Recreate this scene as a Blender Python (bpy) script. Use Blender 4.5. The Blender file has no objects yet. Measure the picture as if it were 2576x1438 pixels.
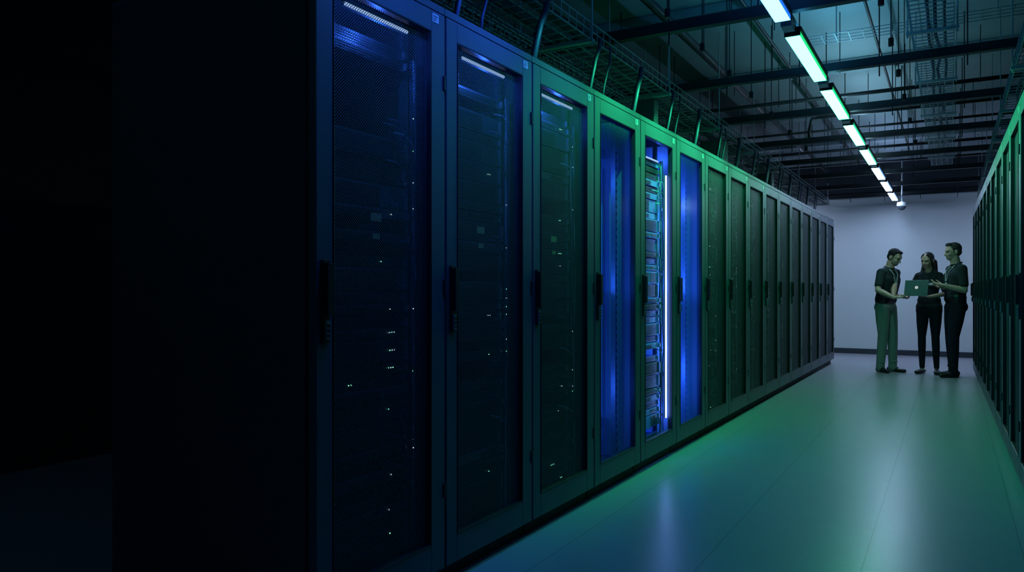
import bpy, bmesh, math, random
import numpy as np
from mathutils import Vector, Matrix
scene = bpy.context.scene
try:
    scene.view_settings.view_transform = 'Standard'
    scene.view_settings.look = 'None'
    scene.view_settings.exposure = 0.0
except Exception as e:
    print(e)
COL = scene.collection

# ------------------------------------------------------------------ materials
def mat(name, col, rough=0.5, metal=0.0, noise=0.0, nscale=20.0, bump=0.0, spec=0.5):
    m = bpy.data.materials.new(name); m.use_nodes = True
    nt = m.node_tree; b = nt.nodes['Principled BSDF']
    b.inputs['Base Color'].default_value = (*col, 1)
    b.inputs['Roughness'].default_value = rough
    b.inputs['Metallic'].default_value = metal
    b.inputs['Specular IOR Level'].default_value = spec
    if noise > 0 or bump > 0:
        tc = nt.nodes.new('ShaderNodeTexCoord'); n = nt.nodes.new('ShaderNodeTexNoise')
        n.inputs['Scale'].default_value = nscale; n.inputs['Detail'].default_value = 4
        nt.links.new(tc.outputs['Object'], n.inputs['Vector'])
        if noise > 0:
            r = nt.nodes.new('ShaderNodeMapRange')
            r.inputs['To Min'].default_value = 1 - noise; r.inputs['To Max'].default_value = 1 + noise
            nt.links.new(n.outputs['Fac'], r.inputs['Value'])
            v = nt.nodes.new('ShaderNodeVectorMath'); v.operation = 'SCALE'
            v.inputs[0].default_value = col
            nt.links.new(r.outputs['Result'], v.inputs['Scale'])
            nt.links.new(v.outputs['Vector'], b.inputs['Base Color'])
        if bump > 0:
            bp = nt.nodes.new('ShaderNodeBump'); bp.inputs['Strength'].default_value = bump
            bp.inputs['Distance'].default_value = 0.03
            nt.links.new(n.outputs['Fac'], bp.inputs['Height'])
            nt.links.new(bp.outputs['Normal'], b.inputs['Normal'])
    return m

def emi(name, col, s):
    m = bpy.data.materials.new(name); m.use_nodes = True
    nt = m.node_tree; nt.nodes.clear()
    e = nt.nodes.new('ShaderNodeEmission'); o = nt.nodes.new('ShaderNodeOutputMaterial')
    e.inputs['Color'].default_value = (*col, 1); e.inputs['Strength'].default_value = s
    nt.links.new(e.outputs[0], o.inputs[0])
    return m

M_frame = mat('rack_paint', (0.055, 0.078, 0.10), 0.42, 0.0, 0.08, 6)
M_side = mat('rack_side_paint', (0.035, 0.045, 0.055), 0.6)
M_dark = mat('black_plastic', (0.012, 0.014, 0.018), 0.4)
M_seam = mat('seam_black', (0.006, 0.007, 0.009), 0.7)
M_server = mat('server_bezel', (0.030, 0.036, 0.048), 0.4, 0.3)
M_server2 = mat('server_bezel_grey', (0.055, 0.07, 0.09), 0.4, 0.3)
M_server3 = mat('server_bezel_blue_lit', (0.16, 0.24, 0.72), 0.4, 0.1)  # blue cabinet light is put into this bezel colour
M_vent = mat('server_vent', (0.008, 0.009, 0.012), 0.6)
M_rail = mat('zinc_rail', (0.25, 0.28, 0.32), 0.35, 0.6)
M_cable = mat('cable_blue', (0.015, 0.032, 0.075), 0.5)
M_cablel = mat('cable_pale', (0.30, 0.36, 0.45), 0.4)
M_tag = mat('paper_tag', (0.55, 0.58, 0.6), 0.6)
M_ytag = mat('yellow_label', (0.65, 0.50, 0.18), 0.6)
M_int = mat('cabinet_interior', (0.30, 0.34, 0.42), 0.45)
M_steel = mat('galvanised_steel', (0.38, 0.42, 0.44), 0.4, 0.4)
M_black = mat('strut_black', (0.012, 0.014, 0.017), 0.55)
M_pipe = mat('pipe_black', (0.02, 0.022, 0.026), 0.35)
M_conc = mat('ceiling_slab_concrete', (0.27, 0.33, 0.36), 0.85, 0, 0.25, 1.3)
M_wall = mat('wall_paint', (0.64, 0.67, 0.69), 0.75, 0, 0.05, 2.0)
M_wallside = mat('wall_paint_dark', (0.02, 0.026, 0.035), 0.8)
M_wallleft = mat('wall_black_shaded', (0.010, 0.014, 0.018), 0.85)  # darkness painted in: near-black so leaked light leaves no patch
M_base = mat('baseboard_vinyl', (0.03, 0.04, 0.05), 0.5)
M_led_g = emi('led_green', (0.25, 1, 0.6), 1.3)
M_led_w = emi('led_white', (0.7, 0.95, 1), 1.0)
M_striplow = emi('cabinet_strip', (0.42, 0.62, 1.0), 1.0)
M_stripmid = emi('hidden_fill_blue', (0.03, 0.16, 1.0), 10.0)  # glow of the added strip hidden in the glass-door cabinets
M_striphi = emi('cabinet_tube', (0.20, 0.36, 1.0), 20.0)
M_stripb = emi('hidden_fill_blue_strong', (0.05, 0.2, 1.0), 40.0)  # glow of the added strip hidden in the open cabinet

def floor_mat():
    m = bpy.data.materials.new('floor_vinyl_tiles'); m.use_nodes = True
    nt = m.node_tree; b = nt.nodes['Principled BSDF']; N = nt.nodes.new; L = nt.links.new
    tc = N('ShaderNodeTexCoord'); sx = N('ShaderNodeSeparateXYZ')
    L(tc.outputs['Object'], sx.inputs[0])
    def joint(axis, off):
        a = N('ShaderNodeMath'); a.operation = 'ADD'; a.inputs[1].default_value = off; L(sx.outputs[axis], a.inputs[0])
        p = N('ShaderNodeMath'); p.operation = 'PINGPONG'; p.inputs[1].default_value = 0.3; L(a.outputs[0], p.inputs[0])
        g = N('ShaderNodeMapRange'); g.inputs['From Min'].default_value = 0.0; g.inputs['From Max'].default_value = 0.004
        g.inputs['To Min'].default_value = 0.45 if axis == 'X' else 0.78; g.inputs['To Max'].default_value = 1
        L(p.outputs[0], g.inputs['Value']); return g
    gx = joint('X', 0.324+6.0); gy = joint('Y', 6.1)
    j = N('ShaderNodeMath'); j.operation = 'MINIMUM'; L(gx.outputs[0], j.inputs[0]); L(gy.outputs[0], j.inputs[1])
    n = N('ShaderNodeTexNoise'); n.inputs['Scale'].default_value = 250; n.inputs['Detail'].default_value = 3
    L(tc.outputs['Object'], n.inputs['Vector'])
    mr = N('ShaderNodeMapRange'); mr.inputs['To Min'].default_value = 0.86; mr.inputs['To Max'].default_value = 0.96
    L(n.outputs['Fac'], mr.inputs['Value'])
    mu = N('ShaderNodeMath'); mu.operation = 'MULTIPLY'; L(mr.outputs[0], mu.inputs[0]); L(j.outputs[0], mu.inputs[1])
    v = N('ShaderNodeVectorMath'); v.operation = 'SCALE'; v.inputs[0].default_value = (0.38, 0.36, 0.41)
    L(mu.outputs[0], v.inputs['Scale']); L(v.outputs['Vector'], b.inputs['Base Color'])
    b.inputs['Roughness'].default_value = 0.30
    return m
M_floor = floor_mat()

def perf_mat(name, scale, thr, col):
    m = bpy.data.materials.new(name); m.use_nodes = True
    nt = m.node_tree; b = nt.nodes['Principled BSDF']; N = nt.nodes.new; L = nt.links.new
    b.inputs['Base Color'].default_value = (*col, 1); b.inputs['Roughness'].default_value = 0.45
    tc = N('ShaderNodeTexCoord'); mp = N('ShaderNodeMapping')
    mp.inputs['Rotation'].default_value = (math.radians(45), 0, 0)
    L(tc.outputs['Object'], mp.inputs['Vector'])
    sx = N('ShaderNodeSeparateXYZ'); cx = N('ShaderNodeCombineXYZ')
    L(mp.outputs[0], sx.inputs[0]); L(sx.outputs['Y'], cx.inputs['X']); L(sx.outputs['Z'], cx.inputs['Y'])
    v = N('ShaderNodeTexVoronoi'); v.voronoi_dimensions = '2D'
    v.inputs['Scale'].default_value = scale; v.inputs['Randomness'].default_value = 0
    L(cx.outputs[0], v.inputs['Vector'])
    g = N('ShaderNodeMath'); g.operation = 'GREATER_THAN'; g.inputs[1].default_value = thr
    L(v.outputs['Distance'], g.inputs[0]); L(g.outputs[0], b.inputs['Alpha'])
    return m
M_perf = perf_mat('perforated_door_sheet', 125, 0.40, (0.045, 0.06, 0.08))

def glass_mat(name, col, fac, tint=(0.35,0.5,1)):
    m = bpy.data.materials.new(name); m.use_nodes = True
    nt = m.node_tree; nt.nodes.clear(); N = nt.nodes.new; L = nt.links.new
    o = N('ShaderNodeOutputMaterial'); t = N('ShaderNodeBsdfTransparent')
    tr = N('ShaderNodeBsdfTranslucent'); gl = N('ShaderNodeBsdfGlossy')
    t.inputs[0].default_value = (*tint, 1)
    tr.inputs[0].default_value = (*col, 1); gl.inputs['Roughness'].default_value = 0.15
    gl.inputs[0].default_value = (0.5, 0.6, 0.8, 1)
    a = N('ShaderNodeMixShader'); a.inputs[0].default_value = fac
    L(t.outputs[0], a.inputs[1]); L(tr.outputs[0], a.inputs[2])
    c = N('ShaderNodeMixShader'); c.inputs[0].default_value = 0.05
    L(a.outputs[0], c.inputs[1]); L(gl.outputs[0], c.inputs[2]); L(c.outputs[0], o.inputs[0])
    return m
M_bglass = glass_mat('blue_tinted_glass', (0.15, 0.38, 1.0), 0.10, (.6,.7,1))
M_bfrost = glass_mat('blue_frosted_glass', (0.2, 0.45, 1.0), 0.30, (.6,.7,1))

# ------------------------------------------------------------------ mesh builder
class MB:
    def __init__(s): s.v = []; s.f = []; s.m = []; s.mats = []
    def mi(s, m):
        if m not in s.mats: s.mats.append(m)
        return s.mats.index(m)
    def box(s, x0, x1, y0, y1, z0, z1, m, mb=None, mt=None):
        b = len(s.v)
        s.v += [(x0,y0,z0),(x1,y0,z0),(x1,y1,z0),(x0,y1,z0),(x0,y0,z1),(x1,y0,z1),(x1,y1,z1),(x0,y1,z1)]
        for i, f in enumerate(((0,3,2,1),(4,5,6,7),(0,1,5,4),(1,2,6,5),(2,3,7,6),(3,0,4,7))):
            mm = mb if (i == 0 and mb) else (mt if (i == 1 and mt) else m)
            s.f.append(tuple(b+i for i in f)); s.m.append(s.mi(mm))
    def tube(s, pts, r, m, n=8):
        pts = [Vector(p) for p in pts]
        rings = []
        up = None
        for i, p in enumerate(pts):
            d = (pts[min(i+1, len(pts)-1)] - pts[max(i-1, 0)]).normalized()
            if up is None:
                up = Vector((0,0,1)) if abs(d.z) < 0.9 else Vector((1,0,0))
            a = d.cross(up).normalized(); c = a.cross(d).normalized(); up = c
            b = len(s.v)
            rr = r[i] if isinstance(r, (list, tuple)) else r
            for k in range(n):
                t = 2*math.pi*k/n
                s.v.append(tuple(p + a*math.cos(t)*rr + c*math.sin(t)*rr))
            rings.append(b)
        for i in range(len(rings)-1):
            for k in range(n):
                k2 = (k+1) % n
                s.f.append((rings[i]+k, rings[i]+k2, rings[i+1]+k2, rings[i+1]+k)); s.m.append(s.mi(m))
        s.f.append(tuple(rings[0]+k for k in range(n))); s.m.append(s.mi(m))
        s.f.append(tuple(rings[-1]+k for k in reversed(range(n)))); s.m.append(s.mi(m))
    def mesh(s, name, smooth=False):
        me = bpy.data.meshes.new(name); me.from_pydata(s.v, [], s.f)
        for m in s.mats: me.materials.append(m)
        me.polygons.foreach_set('material_index', s.m)
        if smooth: me.polygons.foreach_set('use_smooth', [True]*len(s.f))
        me.update()
        bm = bmesh.new(); bm.from_mesh(me); bmesh.ops.recalc_face_normals(bm, faces=bm.faces); bm.to_mesh(me); bm.free()
        return me
def obj(name, me, parent=None, bevel=0):
    o = bpy.data.objects.new(name, me); COL.objects.link(o)
    if parent: o.parent = parent
    if bevel:
        b = o.modifiers.new('bevel', 'BEVEL'); b.width = bevel; b.segments = 2; b.limit_method = 'ANGLE'
    return o
def empty(name, loc=(0,0,0), rz=0):
    e = bpy.data.objects.new(name, None); COL.objects.link(e)
    e.location = loc; e.rotation_euler = (0,0,rz); e.empty_display_size = 0.2
    return e
def lamp(name, kind, loc, col, energy, parent=None, radius=.01, rot=None, spot=None, blend=.6):
    l = bpy.data.lights.new(name, kind); l.color = col; l.energy = energy; l.shadow_soft_size = radius
    if kind == 'SPOT': l.spot_size = math.radians(spot); l.spot_blend = blend
    o = bpy.data.objects.new(name, l); COL.objects.link(o); o.location = loc
    if rot: o.rotation_euler = rot
    if parent: o.parent = parent
    return o

# ------------------------------------------------------------------ room shell
XL, XR, YF, YB, ZC = -5.2, 2.6, -2.2, 15.2, 3.55
b = MB(); b.box(XL, XR, YF, YB, -0.1, 0, M_floor); obj('floor', b.mesh('floor'))
b = MB(); b.box(XL-.1, XR+.1, YF-.1, YB+.1, ZC, ZC+0.12, M_conc); obj('ceiling', b.mesh('ceiling'))
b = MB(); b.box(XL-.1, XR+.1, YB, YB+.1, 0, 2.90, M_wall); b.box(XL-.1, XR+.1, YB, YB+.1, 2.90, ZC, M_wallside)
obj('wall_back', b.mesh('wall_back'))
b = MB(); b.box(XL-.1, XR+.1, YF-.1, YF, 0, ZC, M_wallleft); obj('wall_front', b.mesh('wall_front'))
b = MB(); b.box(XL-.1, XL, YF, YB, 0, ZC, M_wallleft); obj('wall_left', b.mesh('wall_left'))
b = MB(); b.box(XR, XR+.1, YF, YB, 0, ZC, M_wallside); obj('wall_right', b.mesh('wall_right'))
b = MB(); b.box(XL, XR, YB-.015, YB, 0, 0.095, M_base); obj('baseboard_back', b.mesh('bb'), bevel=.003)

# ------------------------------------------------------------------ racks
PITCH, DEP, HR = 0.705, 1.08, 2.28
W = PITCH - 0.004
O0, O1, OZ0, OZ1 = 0.078, 0.610, 0.185, 2.165
def frame_mesh():
    b = MB()
    b.box(-DEP, -0.045, 0, W, HR-0.02, HR, M_frame)
    b.box(-DEP, -0.045, 0, 0.012, 0.07, HR-0.02, M_side)
    b.box(-DEP, -0.045, W-0.012, W, 0.07, HR-0.02, M_side)
    b.box(-DEP, -DEP+0.012, 0.012, W-0.012, 0.07, HR-0.02, M_side)
    b.box(-DEP, -0.045, 0.012, W-0.012, 0.07, 0.09, M_side)
    b.box(-DEP+.02, -0.05, 0.005, W-.005, 0.0, 0.07, M_seam)
    b.box(-0.045, -0.004, 0, W, HR-0.028, HR, M_frame)
    return b.mesh('rack_body')
def door_frame_mesh():
    b = MB(); z0, z1 = 0.075, HR-0.034; y0, y1 = 0.004, W-0.004
    b.box(-0.035, 0, y0, O0, z0, z1, M_frame)
    b.box(-0.035, 0, O1, y1, z0, z1, M_frame)
    b.box(-0.035, 0, O0, O1, OZ1, z1, M_frame)
    b.box(-0.035, 0, O0, O1, z0, OZ0, M_frame)
    e = 0.006
    b.box(-0.03, 0.003, O0, O0+e, OZ0, OZ1, M_dark); b.box(-0.03, 0.003, O1-e, O1, OZ0, OZ1, M_dark)
    b.box(-0.03, 0.003, O0, O1, OZ1-e, OZ1, M_dark); b.box(-0.03, 0.003, O0, O1, OZ0, OZ0+e, M_dark)
    b.box(-0.044, -0.036, 0.002, 0.05, 0.07, HR-.03, M_seam); b.box(-0.044, -0.036, W-0.05, W-0.002, 0.07, HR-.03, M_seam)
    for z in (0.35, 1.15, 1.95): b.box(-0.01, 0.006, y1-0.012, y1, z, z+0.06, M_dark)
    return b.mesh('rack_door_frame')
def sheet_mesh(m):
    me = bpy.data.meshes.new('door_sheet')
    me.from_pydata([(-0.018,O0,OZ0),(-0.018,O1,OZ0),(-0.018,O1,OZ1),(-0.018,O0,OZ1)], [], [(0,1,2,3)])
    me.materials.append(m); me.update(); return me
def handle_mesh():
    b = MB()
    b.box(0.0, 0.010, 0.024, 0.056, 1.00, 1.265, M_dark)
    b.box(0.010, 0.028, 0.028, 0.052, 1.085, 1.255, M_dark)
    b.box(0.010, 0.018, 0.030, 0.050, 1.010, 1.070, M_rail)
    for i in range(3):
        for j in range(2):
            b.box(0.018, 0.020, 0.033+j*.009, 0.039+j*.009, 1.018+i*.016, 1.028+i*.016, M_dark)
    return b.mesh('handle')
def tag_mesh():
    b = MB(); b.box(-0.003, 0.0015, 0.615, 0.655, HR-0.078, HR-0.045, M_tag)
    for i in range(3): b.box(0.0015, 0.002, 0.619, 0.648-i*.006, HR-0.056-i*.008, HR-0.053-i*.008, M_dark)
    return b.mesh('rack_tag')
def interior(seed, fx=-0.12, y0=0.075, y1=0.595, bright=False, leds=True):
    rnd = random.Random(seed); b = MB()
    U = 0.0445
    b.box(fx-0.03, fx-0.005, y0-0.03, y0, 0.1, HR-.03, M_rail if bright else M_server2)
    b.box(fx-0.03, fx-0.005, y1, y1+0.03, 0.1, HR-.03, M_rail if bright else M_server2)
    z = 0.14
    while z < 2.08:
        u = rnd.choice([1,1,1,2,2,1]); h = u*U
        if z + h > 2.13: break
        kind = rnd.random()
        if kind < (0.04 if bright else 0.12):
            z += h; continue
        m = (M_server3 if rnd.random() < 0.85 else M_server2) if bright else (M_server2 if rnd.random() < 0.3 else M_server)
        dx = rnd.uniform(0, 0.02)
        b.box(-0.85, fx+dx, y0+.004, y1-.004, z+.003, z+h-.003, m)
        mode = rnd.random()
        if mode < .82:
            zz = z+.010
            while zz < z+h-.010:
                b.box(fx+dx, fx+dx+.003, y0+.04, y1-.16 if mode < .35 else y1-.05, zz, zz+.004, M_vent if not bright else M_server2); zz += .009
        else:
            n = rnd.choice([3,4,6])
            for i in range(n):
                ya = y0 + .03 + i*(y1-y0-.06)/n
                if rnd.random() < .7:
                    b.box(fx+dx, fx+dx+.003, ya, ya+(y1-y0-.06)/n*.8, z+.012, z+h-.012, M_vent if not bright else M_server2)
        b.box(fx+dx, fx+dx+.012, y0+.008, y0+.018, z+.008, z+h-.008, M_rail)
        b.box(fx+dx, fx+dx+.012, y1-.018, y1-.008, z+.008, z+h-.008, M_rail)
        if leds and rnd.random() < .28:
            ly = 0.485 if rnd.random() < .8 else rnd.uniform(.2, .55)
            for j in range(rnd.choice([1,2,3])):
                b.box(fx+dx+.003, fx+dx+.006, ly+j*.014, ly+j*.014+.004, z+h/2-.002, z+h/2+.002,
                      M_led_g if rnd.random() < .7 else M_led_w)
        z += h
    if not bright:
        b.box(fx+.023, fx+.025, 0.37, 0.43, 1.42, 1.45, M_ytag); b.box(fx+.023, fx+.025, 0.38, 0.42, 1.355, 1.375, M_ytag)
    for c in range(5):
        pts = []; cy = y1 + .03 + rnd.uniform(-.012, .014); cx = fx + .02 + rnd.uniform(-.01, .012)
        zz = 0.15
        while zz < 2.12:
            pts.append((cx + rnd.uniform(-.004,.004), cy + rnd.uniform(-.006,.006), zz)); zz += .12
        b.tube(pts, 0.0035, M_cablel if c < 2 else M_cable, 6)
    for c in range(14):
        z = rnd.uniform(.3, 2.0); ya = rnd.uniform(y1-.14, y1-.02)
        b.tube([(fx+.01, ya, z), (fx+.045, ya+.02, z-.01), (fx+.05, (ya+y1+.03)/2, z-.035), (fx+.03, y1+.02, z-.05)], .0028, M_cablel if rnd.random()<.3 else M_cable, 6)
    if leds:
        for c in range(8):
            z = rnd.uniform(.25, 2.0)
            b.box(fx+.03, fx+.034, y1+.012, y1+.015, z, z+.004, M_led_w if rnd.random()<.7 else M_led_g)
    return b.mesh('rack_equipment')
def empty_interior():
    b = MB()
    b.box(-0.9, -0.89, 0.02, W-.02, 0.1, HR-.03, M_int)
    b.box(-0.89, -0.06, 0.014, 0.018, 0.1, HR-.03, M_int)
    b.box(-0.89, -0.06, W-.018, W-.014, 0.1, HR-.03, M_int)
    for y in (0.07, 0.60):
        b.box(-0.16, -0.13, y, y+.03, 0.1, HR-.04, M_rail)
        for i in range(40): b.box(-0.13, -0.128, y+.008, y+.022, .15+i*.048, .17+i*.048, M_vent)
    for xx in (-0.42, -0.70):
        b.box(xx-.02, xx+.02, W-.05, W-.019, 0.1, HR-.04, M_rail)
        for i in range(40): b.box(xx-.008, xx+.008, W-.052, W-.05, .15+i*.048, .17+i*.048, M_vent)
    b.box(-0.30, -0.24, W-.06, W-.019, 0.2, 1.95, M_cablel)
    b.box(-0.55, -0.2, 0.1, 0.6, 1.12, 1.16, M_server2)
    b.box(-0.55, -0.2, 0.1, 0.6, 2.0, 2.06, M_server2)
    b.box(-0.50, -0.2, 0.1, 0.6, 0.30, 0.36, M_server2)
    return b.mesh('empty_cabinet_interior')
def strip_mesh(y0, y1, z0, z1, x0, x1, m):
    b = MB(); b.box(x0, x1, y0, y1, z0, z1, m)
    b.box(x0-.012, x0, y0-.004, y1+.004, z0-.003, z1+.003, M_rail)
    return b.mesh('led_strip')

ME_body, ME_df, ME_h, ME_tag = frame_mesh(), door_frame_mesh(), handle_mesh(), tag_mesh()
ME_perf = sheet_mesh(M_perf); ME_glass = sheet_mesh(M_bglass); ME_frost = sheet_mesh(M_bfrost)
ME_eq = [interior(s) for s in (11, 12, 13, 14)]
ME_eqb = interior(21, fx=-0.085, y0=0.085, y1=0.525, bright=True, leds=False)
ME_empty = empty_interior()
ME_s_top = strip_mesh(0.19, 0.53, 2.138, 2.149, -0.055, -0.05, M_striplow)
ME_s_tube = strip_mesh(0.580, 0.587, 0.27, 1.97, -0.040, -0.033, M_striphi)
ME_s_h = strip_mesh(0.15, 0.45, 2.045, 2.053, -0.05, -0.045, M_striplow)
ME_s_v2 = strip_mesh(0.025, 0.045, 0.2, 2.15, -0.075, -0.065, M_stripmid)
ME_s_v3 = strip_mesh(0.030, 0.050, 0.2, 2.15, -0.055, -0.045, M_stripb)
BLUE = (0.03, 0.14, 1.0)
b = MB(); b.box(-.5, -.05, W-.018, W-.013, .1, 2.2, M_int); b.box(-.5,-.05,.014,.018,.1,2.2,M_int); b.box(-.5,-.05,.02,W-.02,.095,.1,M_int); ME_liner = b.mesh('liner')
def rack(loc, rz, kind, idx):
    e = empty('server_rack', loc, rz)
    obj('cabinet_body', ME_body, e); obj('door_frame', ME_df, e, bevel=.003)
    obj('door_handle', ME_h, e, bevel=.003); obj('asset_tag', ME_tag, e)
    if kind == 'perf' or kind == 'strip':
        obj('perforated_door_sheet', ME_perf, e); obj('equipment', ME_eq[idx % 4], e)
        if kind == 'strip':
            obj('led_strip', ME_s_top, e)
            lamp('strip_lamp', 'POINT', (-0.045, 0.36, 2.10), BLUE, 3, e, .02)  # added point light, tints the upper interior blue
            lamp('strip_fill_b', 'POINT', (-0.04, 0.04, 1.6), (.03,.2,1), 1.2, e, .02)  # added blue point light tucked behind the door frame
    elif kind in ('blue', 'frost'):
        obj('glass_door_panel', ME_glass if kind == 'blue' else ME_frost, e); obj('cabinet_interior', ME_empty, e)
        obj('hidden_fill_strip', ME_s_v2, e)  # added glowing strip, out of sight behind the left door frame
        for z in (.5, 1.2, 1.9):
            lamp('interior_lamp', 'POINT', (-0.30, 0.12, z), (.04,.18,1) if kind == 'blue' else (.05,.2,1), 2.0 if kind == 'blue' else 4.2, e, .05)  # added point lights that fill the cabinet with blue
    elif kind == 'open':
        obj('equipment', ME_eqb, e); obj('led_tube', ME_s_tube, e); obj('led_strip', ME_s_h, e)
        obj('hidden_fill_strip', ME_s_v3, e); obj('side_liner', ME_liner, e)  # first one is an added strip hidden by the frame
        for z in (.3, .75, 1.2, 1.65, 2.1):
            lamp('interior_lamp', 'POINT', (-0.025, 0.045, z), (.08,.26,1), 2.2, e, .02)  # added fill on the server faces, hidden by the left frame
            lamp('interior_fill_b', 'POINT', (-0.12, 0.60, z), BLUE, .8, e, .02)  # added blue fill for the space beside the servers
    return e
kinds = ['strip','strip','strip','blue','open','frost'] + ['perf']*10
A = -0.0111
for k in range(16):
    y = 1.765 + PITCH*k; x = -1.735 + 0.0111*PITCH*k
    rack((x, y, 0), A, kinds[k], k)
for k in range(14):
    rack((0.265 + 0.0114*PITCH*k, 12.3 - PITCH*k, 0), math.pi + 0.0114, 'perf', k+1)

# ------------------------------------------------------------------ linear lights
XLt, ZLt = -0.83, 2.70
G = (0.03,1.0,0.34)
cols = [((0.08,0.36,1.0),9,(0.03,.2,1),(0.03,0.25,0.9)), ((0.06,0.34,1.0),12,(0.02,.2,1),(0.03,0.25,0.9)),
        (G,25,(0.02,.9,.25),(0.05,0.40,0.8)), (G,29,(0.02,.9,.3),(0.14,0.5,0.7)), ((0.04,1.0,0.42),30,(0.03,.9,.4),(0.25,0.55,0.7)),
        ((0.06,1.0,0.50),25,(0.1,.8,.5),(0.3,0.55,0.7)), ((0.45,0.80,0.85),38,(.15,.45,1),(0.3,0.55,0.75)), ((0.42,0.63,1.0),52,(.2,.45,1),(0.35,0.5,0.8)), ((0.47,0.65,1.0),54,(.2,.45,1),(0.35,0.5,0.8))]
for k, (c, s, ce, cu) in enumerate(cols):
    ys = 1.95 + 1.44*k
    e = empty('linear_ceiling_light', (XLt, ys, ZLt))
    mu = emi('added_ceiling_glow_%d' % k, cu, 68.0 if k < 6 else 42.0)  # added glow on the housing tops to brighten the ceiling
    b = MB(); b.box(-.05, .05, 0, 1.14, .028, .056, M_black)
    b.box(-.046,.046,-.012,0,-.0,.045,M_black); b.box(-.046,.046,1.14,1.152,-.0,.045,M_black)
    b.box(-.048,-.025, .02, 1.12, .057, .060, M_black, mt=mu); b.box(.025,.048, .02, 1.12, .057, .060, M_black, mt=mu)
    obj('housing', b.mesh('light_housing'), e)
    ml = emi('lamp_%d' % k, c, s); me_ = emi('lamp_halo_edge_%d' % k, ce, 1.0)  # coloured halo of the tubes is put into the diffuser sides
    b = MB(); b.box(-.042, .042, 0.001, 1.139, 0, .028, me_, mb=ml); obj('diffuser', b.mesh('light_diffuser'), e)
b = MB()
b.box(XLt-.02, XLt+.02, 1.7, 14.9, ZLt+.062, ZLt+.095, M_black)
for k in range(10):
    yy = 1.8+1.44*k
    b.box(XLt-.03, XLt+.03, yy-.06, yy+.06, ZLt+.0, ZLt+.05, M_steel)
    b.box(XLt-.006, XLt+.006, yy-.006, yy+.006, ZLt+.05, ZLt+.062, M_steel)
obj('lighting_track', b.mesh('lighting_track'))
for (cx, cy) in ((-3.0, 14.0), (1.7, 14.0)):
    e = empty('linear_ceiling_light', (cx, cy, 2.72))
    b = MB(); b.box(-.6, .6, -.05, .05, .028, .06, M_black); b.box(-.005,.005,-.005,.005,.06,ZC-2.72,M_steel); obj('housing', b.mesh('lh'), e)
    b = MB(); b.box(-.58, .58, -.042, .042, 0, .028, emi('lamp_cross', (0.52,0.68,1.0), 58)); obj('diffuser', b.mesh('ld'), e)
acc = [(-1.40, y, c, en, 35) for (y, c, en) in ((2.1, BLUE, 42), (2.8, BLUE, 50), (3.5, (.03,.55,.6), 42), (4.2, G, 90), (4.9, G, 110), (5.6, G, 110), (6.3, G, 90), (7.1, G, 60), (8.0, (.1,1,.5), 32), (9,(.3,.9,.6),15))]
acc += [(-0.33, y, c, en, -50) for (y, c, en) in ((4.6, (.03,.7,.5), 60), (5.4, G, 90), (6.2, G, 90), (7.0, G, 75), (8.0, G, 50), (9.2, (.1,1,.5), 25))]
for (x, y, c, en, rot) in acc:
    e = empty('added_tint_spot', (x, y, 2.74))  # added spots and cans, there to colour the rack tops
    b = MB(); b.tube([(0,0,-.02),(0,0,.03),(0,0,.035)], [.016,.016,.006], M_black, 12); b.tube([(0,0,.035),(0,0,ZC-2.74)], .004, M_black, 6); obj('added_spot_can', b.mesh('added_spot_can'), e)
    lamp('tint_spot_light', 'SPOT', (0,0,-.026), c, en, e, .012, (0, math.radians(rot), 0), 85, 1.0)

# ------------------------------------------------------------------ struts & rods
b = MB(); rnd = random.Random(3)
for k in range(10):
    y = 3.24 + 1.44*(k-1)
    if y > 15.1: continue
    b.box(-4.6, 2.3, y-.02, y+.02, 2.80, 2.86, M_black)
    b.box(-4.6, 2.3, y-.03, y+.03, 2.797, 2.803, M_black)
obj('ceiling_strut_grid', b.mesh('struts'))
b = MB()
for k in range(10):
    y = 3.24 + 1.44*(k-1)
    if y > 15.1: continue
    for x in (-4.2, -3.3, -2.45, -1.55, -1.0, -0.45, 0.1, 0.8, 1.4):
        b.tube([(x, y, 2.86), (x, y, ZC)], .005, M_black, 6)
        if rnd.random() < .7: b.tube([(x, y, 2.72), (x, y, 2.797)], .005, M_black, 6)
    for q in range(12):
        x = rnd.uniform(-3.5, 1.2); yy = y + rnd.uniform(.2, 1.2)
        if yy > 15.1 or abs(x+1.9) < .1 or abs(x+2.1) < .3 or abs(x+2.78) < .25 or abs(x+.11) < .2 or abs(x-.55) < .25 or abs(yy-6.62) < .2: continue
        b.tube([(x, yy, rnd.uniform(2.95, 3.2)), (x, yy, ZC)], .004, M_black, 6)
obj('threaded_hanger_rods', b.mesh('rods'))
b = MB()
for k in range(7):
    y = 2.0 + 2.2*k
    b.box(-5.1, 2.5, y-.1, y+.1, ZC-.10, ZC, M_conc)
obj('ceiling_joists', b.mesh('joists'), bevel=.01)
b = MB()
b.tube([(-1.90, -1, 3.26), (-1.90, 14.8, 3.26)], .035, M_pipe, 12)
for y in np.arange(0.5, 14.5, 1.8): b.tube([(-1.90, float(y), 3.26), (-1.90, float(y)+.06, 3.26)], .045, M_pipe, 12)
obj('sprinkler_pipe', b.mesh('pipe', True))
b = MB()
for (x, z, r) in ((-0.55, 3.30, .012), (-1.35, 3.32, .015), (0.55, 3.3, .02), (-2.6, 3.25, .03), (-3.1, 3.25, .02)):
    b.tube([(x, -1, z), (x, 14.9, z)], r, M_pipe, 8)
for (y, z, r) in ((5.4, 3.12, .018), (7.0, 3.09, .015), (8.2, 3.1, .02), (9.9, 3.1, .015), (11.4, 3.1, .02), (12.7, 3.1, .015), (4.0, 3.15, .02)):
    b.tube([(-3.6, y, z-.12), (-3.55, y, z-.03), (-3.45, y, z), (1.9, y, z)], r, M_pipe, 8)
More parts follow.
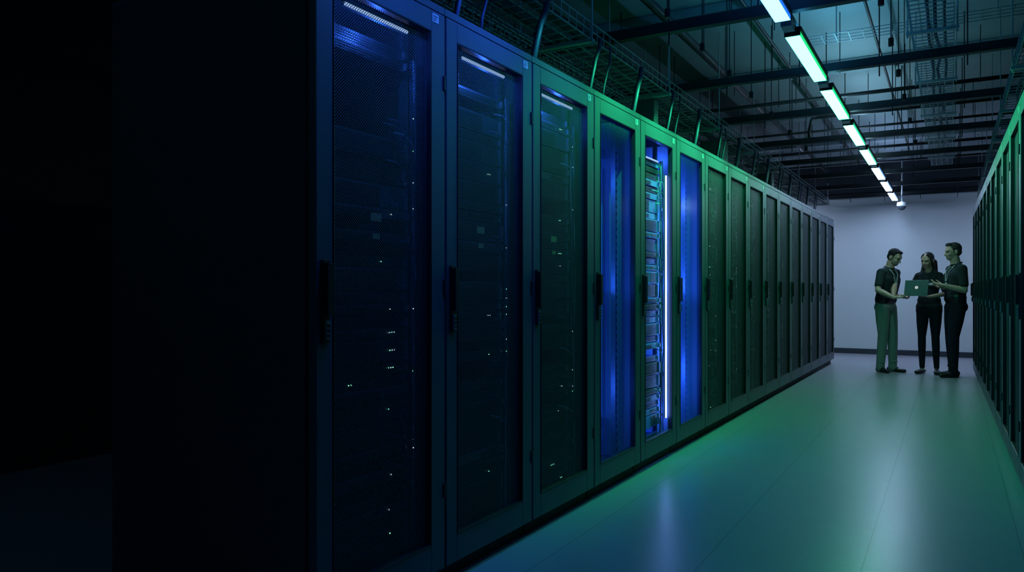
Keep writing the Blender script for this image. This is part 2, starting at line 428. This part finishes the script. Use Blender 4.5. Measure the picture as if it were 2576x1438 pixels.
b.tube([(-1.4, 9.2, 2.90),(-1.4, 9.2, 2.98),(-1.37, 9.2, 3.11),(-1.3, 9.2, 3.12),(0.5, 9.2, 3.12)], .018, M_pipe, 8)
obj('ceiling_conduit', b.mesh('conduits', True))

# ------------------------------------------------------------------ basket trays
def basket(name, x0, x1, y0, y1, z, h, step=0.1, nb=5, cables=0, r=.003, seed=1, hang=True):
    b = MB(); rn = random.Random(seed)
    def wire(p, q): 
        b.box(min(p[0],q[0])-r, max(p[0],q[0])+r, min(p[1],q[1])-r, max(p[1],q[1])+r, min(p[2],q[2])-r, max(p[2],q[2])+r, M_steel)
    for i in range(nb):
        x = x0 + (x1-x0)*i/(nb-1); wire((x,y0,z),(x,y1,z))
    for x in (x0, x1):
        wire((x,y0,z+h*.5),(x,y1,z+h*.5)); wire((x,y0,z+h),(x,y1,z+h))
    y = y0
    while y <= y1:
        wire((x0,y,z-r),(x1,y,z-r)); wire((x0,y,z),(x0,y,z+h)); wire((x1,y,z),(x1,y,z+h)); y += step
    if hang:
        y = y0 + .3
        while y < y1:
            b.box(x0-.03, x1+.03, y-.02, y+.02, z-.03, z-.01, M_steel)
            for x in (x0-.02, x1+.02): b.tube([(x,y,z-.05),(x,y,ZC)], .005, M_steel, 6)
            y += 1.44
    for c in range(cables):
        cx = rn.uniform(x0+.04, x1-.04); pts = []; yy = y0
        while yy < y1:
            pts.append((cx + rn.uniform(-.02,.02), yy, z+.012+rn.uniform(0,.03))); yy += .5
        b.tube(pts, rn.uniform(.005, .012), rn.choice([M_cable, M_pipe, M_cable]), 6)
    return obj(name, b.mesh(name))
basket('wire_cable_tray', -2.33, -1.88, 1.0, 14.6, 2.68, .10, cables=12, seed=5)
basket('wire_cable_tray', -2.95, -2.60, 1.0, 14.6, 2.88, .08, cables=6, seed=6)
basket('wire_cable_tray', 0.38, 0.72, 1.5, 14.6, 2.68, .10, cables=6, seed=8)
basket('wire_cable_tray', -0.24, 0.02, 4.2, 13.0, 2.96, .08, cables=4, seed=9, step=.08)
b = MB()
for i in range(4): b.box(-1.0, 1.4, 6.5+i*.08-.003, 6.5+i*.08+.003, 3.2, 3.206, M_steel)
for i in range(25): b.box(-1.0+i*.1-.003, -1.0+i*.1+.003, 6.5, 6.74, 3.196, 3.2, M_steel)
for x in (-.8, .3, 1.2): b.tube([(x,6.62,3.2),(x,6.62,ZC)], .005, M_steel, 6)
obj('cross_cable_tray', b.mesh('xtray'))

b = MB()
for k in range(15):
    y = 2.75 + .705*k
    rr = .018 if k % 2 else .012
    b.tube([(-1.855, y+.14, 2.70), (-1.85, y+.12, 2.68), (-1.84, y+.08, 2.62), (-1.84, y+.03, 2.55), (-1.845, y, 2.46), (-1.86, y-.01, 2.37), (-1.88, y-.01, HR)], rr, M_cable, 10)
    if k % 2 == 0:
        b.tube([(-1.86, y+.30, 2.70), (-1.85, y+.28, 2.68), (-1.84, y+.25, 2.6), (-1.86, y+.2, 2.42), (-1.88, y+.2, HR)], .007, M_cable, 8)
obj('cable_drops', b.mesh('drops', True))
b = MB()
b.box(-2.14, -1.98, 5.62, 5.72, HR, 2.64, M_frame); b.box(-2.15, -1.95, 7.45, 7.75, HR, 2.64, M_frame)
b.box(-2.14, -1.95, 9.9, 10.05, HR, 2.64, M_frame)
obj('riser_ducts', b.mesh('riser'), bevel=.006)

e = empty('dome_security_camera', (-0.72, 14.5, 2.58))
b = MB(); b.tube([(0,0,.06),(0,0,ZC-2.58)], .012, M_steel, 10); b.tube([(0,0,.0),(0,0,.03),(0,0,.07),(0,0,.08)], [.075,.08,.07,.03], M_tag, 20); obj('mount', b.mesh('mount', True), e)
bm = bmesh.new(); bmesh.ops.create_uvsphere(bm, u_segments=20, v_segments=12, radius=.065); me = bpy.data.meshes.new('dome'); bm.to_mesh(me); bm.free()
for p in me.polygons: p.use_smooth = True
me.materials.append(mat('smoked_dome', (.05,.06,.08), .08)); o = obj('dome', me, e); o.location = (0,0,0)

# ------------------------------------------------------------------ people
MAT = {
 'skin': mat('skin', (0.50,0.31,0.23), .5), 'stubble': mat('stubble_skin', (0.13,0.085,0.07), .7, 0, .3, 200),
 'hair_black': mat('hair_black', (0.010,0.009,0.010), .75, 0, .4, 60, bump=.5, spec=.2),
 'hair_brown': mat('hair_brown', (0.016,0.012,0.011), .65, 0, .4, 60, bump=.4, spec=.3), 'hair_grey': mat('hair_greyish', (0.045,0.04,0.036), .75, 0, .4, 60, bump=.5, spec=.2),
 'shirt': mat('polo_shirt', (0.018,0.030,0.031), .9, 0, .15, 9, bump=.5, spec=.2), 'top': mat('dark_top', (0.011,0.017,0.021), .9, 0, .1, 9, bump=.5, spec=.2),
 'khaki': mat('khaki_trousers', (0.20,0.24,0.21), .85, 0, .12, 8, bump=.5, spec=.2), 'jeans': mat('dark_jeans', (0.009,0.012,0.024), .85, 0, .15, 9, bump=.5, spec=.2),
 'shoe': mat('black_shoe', (0.012,0.012,0.013), .4), 'belt': mat('belt', (0.01,0.01,0.01), .4),
 'eye': mat('eye', (0.02,0.02,0.02), .2), 'lip': mat('lip', (0.25,0.11,0.10), .5), 'white': mat('lanyard', (0.4,0.42,0.42), .6)}
def rot_between(d):
    return Vector(d).to_track_quat('Z', 'Y').to_matrix().to_4x4()
class Fig:
    def __init__(s): s.p = []
    def cap(s, l, a, b, ra, rb=None):
        s.p.append(('c', l, Vector(a), Vector(b), ra, ra if rb is None else rb))
    def ell(s, l, c, r, R=None):
        s.p.append(('e', l, Vector(c), Vector(r), R or Matrix.Identity(3), None))
    def chain(s, l, pts, rs):
        for i in range(len(pts)-1): s.cap(l, pts[i], pts[i+1], rs[i], rs[i+1])
    def build(s, name, parent, origin, voxel=.0045):
        bm = bmesh.new()
        for p in s.p:
            if p[0] == 'c':
                _, l, a, b_, ra, rb = p
                d = b_-a; L = d.length
                n = 16 if max(ra, rb) > .02 else 10
                for c, r in ((a, ra), (b_, rb)):
                    bmesh.ops.create_uvsphere(bm, u_segments=n, v_segments=n//2+1, radius=r, matrix=Matrix.Translation(c))
                if L > 1e-4:
                    M = Matrix.Translation((a+b_)/2) @ rot_between(d)
                    bmesh.ops.create_cone(bm, cap_ends=True, segments=n, radius1=ra, radius2=rb, depth=L, matrix=M)
            else:
                _, l, c, r, R, _x = p
                M = Matrix.Translation(c) @ R.to_4x4() @ Matrix.Diagonal((*r, 1))
                bmesh.ops.create_uvsphere(bm, u_segments=20, v_segments=14, radius=1, matrix=M)
        me = bpy.data.meshes.new(name+'_tmp'); bm.to_mesh(me); bm.free()
        o = bpy.data.objects.new(name+'_tmp', me); COL.objects.link(o)
        md = o.modifiers.new('r', 'REMESH'); md.mode = 'VOXEL'; md.voxel_size = voxel
        sm = o.modifiers.new('s', 'SMOOTH'); sm.factor = .5; sm.iterations = 2
        dg = bpy.context.evaluated_depsgraph_get(); dg.update()
        m2 = bpy.data.meshes.new_from_object(o.evaluated_get(dg))
        bpy.data.objects.remove(o)
        n = len(m2.polygons)
        cs = np.empty(n*3); m2.polygons.foreach_get('center', cs); cs = cs.reshape(-1, 3)
        best = np.full(n, 1e9); lab = np.zeros(n, dtype=np.int32)
        labels = sorted(set(p[1] for p in s.p))
        for p in s.p:
            if p[0] == 'c':
                a = np.array(p[2]); b_ = np.array(p[3]); d = b_-a; L2 = max(d@d, 1e-9)
                t = np.clip(((cs-a)@d)/L2, 0, 1)
                dist = np.linalg.norm(cs-(a+t[:,None]*d), axis=1) - (p[4]+(p[5]-p[4])*t)
            else:
                R = np.array(p[4]); q = (cs-np.array(p[2]))@R; r = np.array(p[3])
                k = np.linalg.norm(q/r, axis=1); dist = (k-1)*r.min()*1.1
            li = labels.index(p[1]); m = dist < best
            best[m] = dist[m]; lab[m] = li
        m2.materials.clear()
        for l in labels: m2.materials.append(MAT[l])
        m2.polygons.foreach_set('material_index', lab)
        m2.polygons.foreach_set('use_smooth', [True]*n)
        m2.transform(Matrix.Translation(-Vector(origin)))
        m2.update()
        o = bpy.data.objects.new('body', m2); COL.objects.link(o); o.parent = parent
        return o

def hand(F, wr, d, nrm, side, curl=(.25,.35,.3), skin='skin', spread=.06, k=1.0):
    d = Vector(d).normalized(); nrm = Vector(nrm); nrm = (nrm - d*nrm.dot(d)).normalized(); w = d.cross(nrm)*side
    wr = Vector(wr)
    offs = [.034, .0115, -.0115, -.033]; lens = [.072, .080, .074, .058]
    for i, o in enumerate(offs):
        base = wr + d*(.088 - abs(i-1)*.004)*k + w*o*k
        F.cap(skin, wr + d*.015 + w*o*.55, base, .016*k, .0125*k)
        dd = (d + w*spread*(1.5-i)/1.5).normalized(); p = base; ang = 0
        for j, fr in enumerate((.45, .30, .25)):
            ang += curl[j]
            v = dd*math.cos(ang) + nrm*math.sin(ang)
            q = p + v*lens[i]*fr*k
            F.cap(skin, p, q, (.0098-.0008*j)*k, (.0092-.0008*j)*k); p = q
    t0 = wr + d*.025 + w*.024; t1 = t0 + (d*.6+w*.75+nrm*.25).normalized()*.042*k; t2 = t1 + (d*.85+w*.25+nrm*.4).normalized()*.034*k; t3 = t2 + (d*.9+w*.0+nrm*.4).normalized()*.026*k
    F.chain(skin, [t0,t1,t2,t3], [.016*k,.0125*k,.0105*k,.009*k])

def ik(S, Wt, la, lb, hint):
    S = Vector(S); Wt = Vector(Wt); d = Wt-S; L = min(d.length, (la+lb)*.999); dn = d.normalized()
    a = (la*la - lb*lb + L*L)/(2*L); h = math.sqrt(max(la*la-a*a, 0))
    hv = Vector(hint); hv = (hv - dn*hv.dot(dn)).normalized()
    return S + dn*a + hv*h, S + dn*L

def person(name, P, fwd, H, o):
    F = Fig(); s = H/1.78
    fw = Vector((*fwd, 0)).normalized(); rt = Vector((fw.y, -fw.x, 0)); P = Vector((*P, 0))
    def B(x, y, z): return P + rt*x*s + fw*y*s + Vector((0,0,z*s))
    fem = o.get('fem', False)
    sh, tr = o['shirt'], o['trousers']; lean = o.get('lean', 0.0)
    def T(x, y, z): return B(x, y + lean*(z-.95), z)
    for sd, (fx, fy, yaw) in zip((-1, 1), o['feet']):
        hip = B(sd*.085, 0, .92); ank = B(fx, fy, .10); knee = (hip+ank)/2 + Vector((0,0,.03)) + fw*.025*s
        if fem:
            F.chain(tr, [hip, hip.lerp(knee,.45), knee, knee.lerp(ank,.3), ank], [.088*s,.078*s,.054*s,.053*s,.036*s])
        else:
            F.chain(tr, [hip, hip.lerp(knee,.5), knee, knee.lerp(ank,.35), ank+Vector((0,0,.0))], [.098*s,.088*s,.068*s,.066*s,.056*s])
            F.cap(tr, ank+Vector((0,0,.0)), ank+Vector((0,0,-.035)), .058*s, .060*s)
            F.ell(tr, ank+Vector((0,0,.05))+fw*.01, (.061*s,.061*s,.018*s))
        fd = (fw*math.cos(yaw) + rt*math.sin(yaw)); lat = Vector((-fd.y, fd.x, 0))
        a0 = Vector((ank.x, ank.y, 0))
        hr = .038 if not fem else .030
        F.cap('shoe', a0 - fd*.045*s + Vector((0,0,hr)), a0 + fd*.06*s + Vector((0,0,hr)), hr*s, hr*s*.98)
        F.cap('shoe', a0 + fd*.05*s + lat*.008 + Vector((0,0,.034)), a0 + fd*.165*s + Vector((0,0,.026)), .036*s, .026*s)
        F.cap('shoe', a0 + fd*.06*s - lat*.012 + Vector((0,0,.03)), a0 + fd*.15*s - lat*.01 + Vector((0,0,.026)), .03*s, .026*s)
        F.cap('shoe' if not fem else 'skin', a0 + Vector((0,0,.05)), ank, .04*s if not fem else .028*s, .04*s if not fem else .03*s)
    hw = .078
    F.cap(tr, B(-hw,0,.92), B(hw,0,.92), .10*s); F.cap(tr, B(-hw*.85,-.01,1.0), B(hw*.85,-.01,1.0), .098*s)
    F.cap(tr, B(-.06,-.045,.93), B(.06,-.045,.93), .085*s)
    ws, cs_, ch = (.042,.070,.086) if fem else (.068,.092,.108)
    if not fem: F.cap('belt', B(-.078,0,1.045), B(.078,0,1.045), .104*s)
    F.cap(sh, B(-hw*.8,0,1.045 if fem else 1.075), B(hw*.8,0,1.045 if fem else 1.075), .104*s if not fem else .094*s)
    if fem: F.cap(sh, B(-hw*.95,0,.97), B(hw*.95,0,.97), .103*s)
    for sd in (-1, 0, 1):
        F.chain(sh, [B(sd*hw*.85,0,1.06), T(sd*ws,0,1.17), T(sd*cs_,0.005,1.32), T(sd*.075,-.005,1.42)],
                [(.092 if fem else .100)*s, (.080 if fem else .104)*s, ch*s*1.0, .072*s])
    if fem:
        for sd in (-1,1): F.ell(sh, T(sd*.065,.072,1.29), (.055*s,.050*s,.055*s))
    shx = .145 if fem else .180
    F.cap(sh, T(-shx*.95,-.005,1.425), T(shx*.95,-.005,1.425), (.046 if fem else .058)*s)
    F.cap(sh, T(-.05,-.01,1.465), T(.05,-.01,1.465), .048*s)
    for sd in (-1,1): F.cap(sh, T(sd*.03,-.01,1.49), T(sd*(shx-.02),-.005,1.43), .035*s, .05*s)
    nk0 = T(0,-.01,1.44); nk1 = T(0, .020, 1.57)
    F.cap('skin', nk0, nk1, (.047 if fem else .061)*s, (.046 if fem else .060)*s)
    if not fem:
        for i in range(10):
            a = 2*math.pi*i/10; a2 = 2*math.pi*(i+1)/10
            F.cap(sh, T(.064*math.cos(a), -.002+.064*math.sin(a), 1.497-.018*math.sin(a)), T(.064*math.cos(a2), -.002+.064*math.sin(a2), 1.497-.018*math.sin(a2)), .012*s)
    piv = T(0, .01, 1.565)
    hy, hp = o.get('head_yaw', 0), o.get('head_pitch', 0)
    Rb = Matrix((rt, fw, Vector((0,0,1)))).transposed()
    RH = Rb @ Matrix.Rotation(hy, 3, 'Z') @ Matrix.Rotation(-hp, 3, 'X') @ Matrix.Rotation(o.get('head_roll', 0), 3, 'Y')
    hs = s*(.96 if fem else 1.0)
    def Hd(x, y, z): return piv + RH @ Vector((x*hs, y*hs, z*hs))
    def he(l, c, r): F.ell(l, Hd(*c), [q*hs for q in r], RH)
    hair = o['hair']; jaw = 'stubble' if o.get('beard') else 'skin'
    he('skin', (0, .012, .115), (.073, .093, .098)); he('skin', (0, .045, .055), (.058, .062, .062))
    he(jaw, (0, .070, .012), (.033, .033, .025)); he(jaw, (0, .030, .025), (.053, .056, .04))
    he('skin', (0,.085,.120), (.055,.022,.03))
    for sd in (-1,1):
        he('skin', (sd*.038,.072,.068), (.024,.026,.024)); he('skin', (sd*.074,.0,.085), (.010,.018,.030))
        he('eye', (sd*.031,.0935,.092), (.013,.010,.0065))
        F.cap(hair, Hd(sd*.018,.106,.112), Hd(sd*.048,.092,.113), .0045*hs)
    F.cap('skin', Hd(0,.100,.098), Hd(0,.122,.062), .0085*hs, .0115*hs)
    for sd in (-1,1): he('skin', (sd*.012,.108,.058), (.008,.010,.007))
    F.cap('lip', Hd(-.018,.098,.030), Hd(.018,.098,.030), .0065*hs); he('lip', (0,.102,.029), (.014,.008,.008))
    if fem:
        he(hair, (0,-.006,.132), (.079,.094,.088)); he(hair, (0,-.025,.08), (.079,.072,.09))
        for sd in (-1,1):
            F.chain(hair, [Hd(sd*.030,.062,.190), Hd(sd*.064,.050,.150), Hd(sd*.074,.030,.09), Hd(sd*.076,.008,.02)], [.016*s,.014*s,.014*s,.02*s])
            for q, (dx, r0) in enumerate(((0,.018),(.020,.014),(-.016,.014))):
                F.chain(hair, [Hd(sd*.072,-.01,.04), T(sd*(.080+dx*.6),.012,1.50), T(sd*(.088+dx),.050,1.42), T(sd*(.086+dx*1.2),.074,1.35-.02*q)], [.022*s,r0*s,r0*.8*s,.006*s])
            F.chain(hair, [Hd(sd*.05,-.06,.05), T(sd*.06,-.06,1.48), T(sd*.06,-.085,1.36), T(sd*.05,-.09,1.26)], [.045*s,.042*s,.035*s,.015*s])
        F.chain(hair, [Hd(0,-.065,.05), T(0,-.075,1.46), T(0,-.095,1.27)], [.050*s,.05*s,.02*s])
    else:
        he(hair, (0,-.004,.138), (.0765,.092,.083)); he(hair, (0,-.022,.092), (.0745,.066,.066))
        he(hair, (0,.045,.190), (.055,.050,.022))
        for sd in (-1,1): F.cap(hair, Hd(sd*.069,.035,.14), Hd(sd*.070,.025,.09), .009*hs, .005*hs)
        if o.get('quiff'):
            he(hair, (0,.056,.198), (.056,.040,.024)); 
    for sd, (wt, hint, hd, hn, side, curl) in zip((-1,1), o['arms']):
        S = T(sd*shx, -.005, 1.425); la, lb = .285*s, .25*s
        el, wr = ik(S, wt, la, lb, hint)
        k = .82 if fem else 1.0
        cuff = S.lerp(el, o.get('sleeve', .72))
        F.chain(sh, [S, S.lerp(el,.4), cuff], [.060*s*k, .056*s*k, .055*s*k])
        F.chain('skin', [S.lerp(el,.5), el, el.lerp(wr,.3), wr], [.044*s*k, .038*s*k, .040*s*k, .026*s*k])
        hand(F, wr, hd, hn, side, curl, k=s*(.88 if fem else 1))
    if o.get('lanyard'):
        for sd in (-1,1):
            F.chain('white', [T(sd*.058,.02,1.50), T(sd*.05,.105,1.40), T(.01*sd,.122,1.27)], [.006]*3)
        F.ell('white', T(0,.118,1.22), (.026,.012,.036), Rb)
    if o.get('badge'):
        F.ell('white', T(*o['badge']), (.036,.012,.018), Rb)
    e = empty(name, tuple(P))
    F.build(name, e, P)
    return e

HB = Vector((-0.415, 11.70, 1.09)); LN = Vector((-0.40, 0.917, 0)); LW = Vector((0.917, 0.40, 0))
UP = Vector((0,0,1))
def LP(w, n, z): return HB + LW*w + LN*n + UP*z
person('standing_man', (-0.800, 12.02), (.88, -.48), 1.76, dict(
    shirt='shirt', trousers='khaki', hair='hair_black', lean=.10, beard=True, lanyard=True,
    feet=[(-.10, .04, -.15), (.10, -.02, .35)], head_pitch=.48, head_yaw=.05,
    arms=[(LP(-.24, .14, -.035), (-.3,.3,-1), (.85,-.35,0), (0,0,1), 1, (.15,.2,.2)),
          (LP(-.27, .03, -.03), (-.5,-.5,-1), (.85,.15,0.02), (0,0,1), -1, (.2,.25,.2))]))
person('standing_woman', (-0.262, 12.08), (-.28, -.96), 1.70, dict(
    fem=True, shirt='top', trousers='jeans', hair='hair_brown', lean=.02, sleeve=.8,
    feet=[(-.10, .0, -.3), (.085, .03, .15)], head_pitch=.24, head_yaw=-.25, head_roll=-.08, badge=(-.07,.120,1.30),
    arms=[(LP(.20, .08, -.02), (.6,-.2,-1), (-.9,-.1,0.05), (0,0,1), 1, (.25,.3,.25)),
          (LP(-.02, .25, -.035), (-.5,.2,-1), (-.3,-.9,0), (0,0,1), -1, (.1,.15,.15))]))
person('standing_man', (0.050, 11.80), (-.93, -.37), 1.80, dict(
    shirt='shirt', trousers='jeans', hair='hair_grey', lean=-.02, lanyard=True, quiff=True,
    feet=[(-.09, .06, -.25), (.11, -.02, .1)], head_pitch=.12, head_yaw=-.05,
    arms=[((-.085, 11.555, 1.225), (.4,-.1,-1), (-.9,.1,.28), (.1,-.1,1), 1, (.15,.3,.3)),
          ((-.09, 11.80, 1.20), (.4,.3,-1), (-.8,-.5,.15), (0,-.5,1), -1, (.2,.4,.4))]))

ax = Matrix((LW, LN, UP)).transposed().to_4x4()
e = empty('laptop', tuple(HB)); e.rotation_euler = ax.to_euler()
M_al = mat('aluminium', (.40,.42,.44), .4, .1); M_key = mat('keys', (.01,.01,.012), .5); M_scr = emi('screen', (.35,.5,.6), .35)
b = MB(); b.box(-.15,.15,0,.21,-.008,.008,M_al); b.box(-.13,.13,.03,.12,.008,.0095,M_key); b.box(-.045,.045,.14,.20,.008,.009,M_vent)
o = obj('laptop_base', b.mesh('lb'), e, bevel=.003)
b = MB(); b.box(-.15,.15,-.004,.004,0,.205,M_al); b.box(-.14,.14,.004,.005,.01,.195,M_scr)
n = 20; c0 = len(b.v)
for i in range(n):
    a = 2*math.pi*i/n; b.v.append((.021*math.cos(a), -.0048, .105+.021*math.sin(a)))
b.f.append(tuple(c0+i for i in range(n))); b.m.append(b.mi(emi('lid_mark', (.7,.8,.8), .6)))
o = obj('laptop_lid', b.mesh('ll'), e); o.location = (0,0,.008); o.rotation_euler = (math.radians(14), 0, 0)

# ------------------------------------------------------------------ camera & world
lamp('unseen_fill_light', 'POINT', (-2.2, -1.6, 3.2), (0.05, 0.55, 0.9), 13, None, .1)  # added fill behind the camera, lifts the dark left side
w = bpy.data.worlds.new('world'); scene.world = w; w.use_nodes = True
w.node_tree.nodes['Background'].inputs[0].default_value = (0.002, 0.006, 0.012, 1)
cam = bpy.data.cameras.new('camera'); cam.lens = 36*1912/2576; cam.sensor_width = 36; cam.shift_y = 9/2576
cam.clip_start = .05
co = bpy.data.objects.new('camera', cam); COL.objects.link(co)
co.location = (0, 0, 1.17); co.rotation_euler = (math.radians(90), 0, math.radians(30))
scene.camera = co
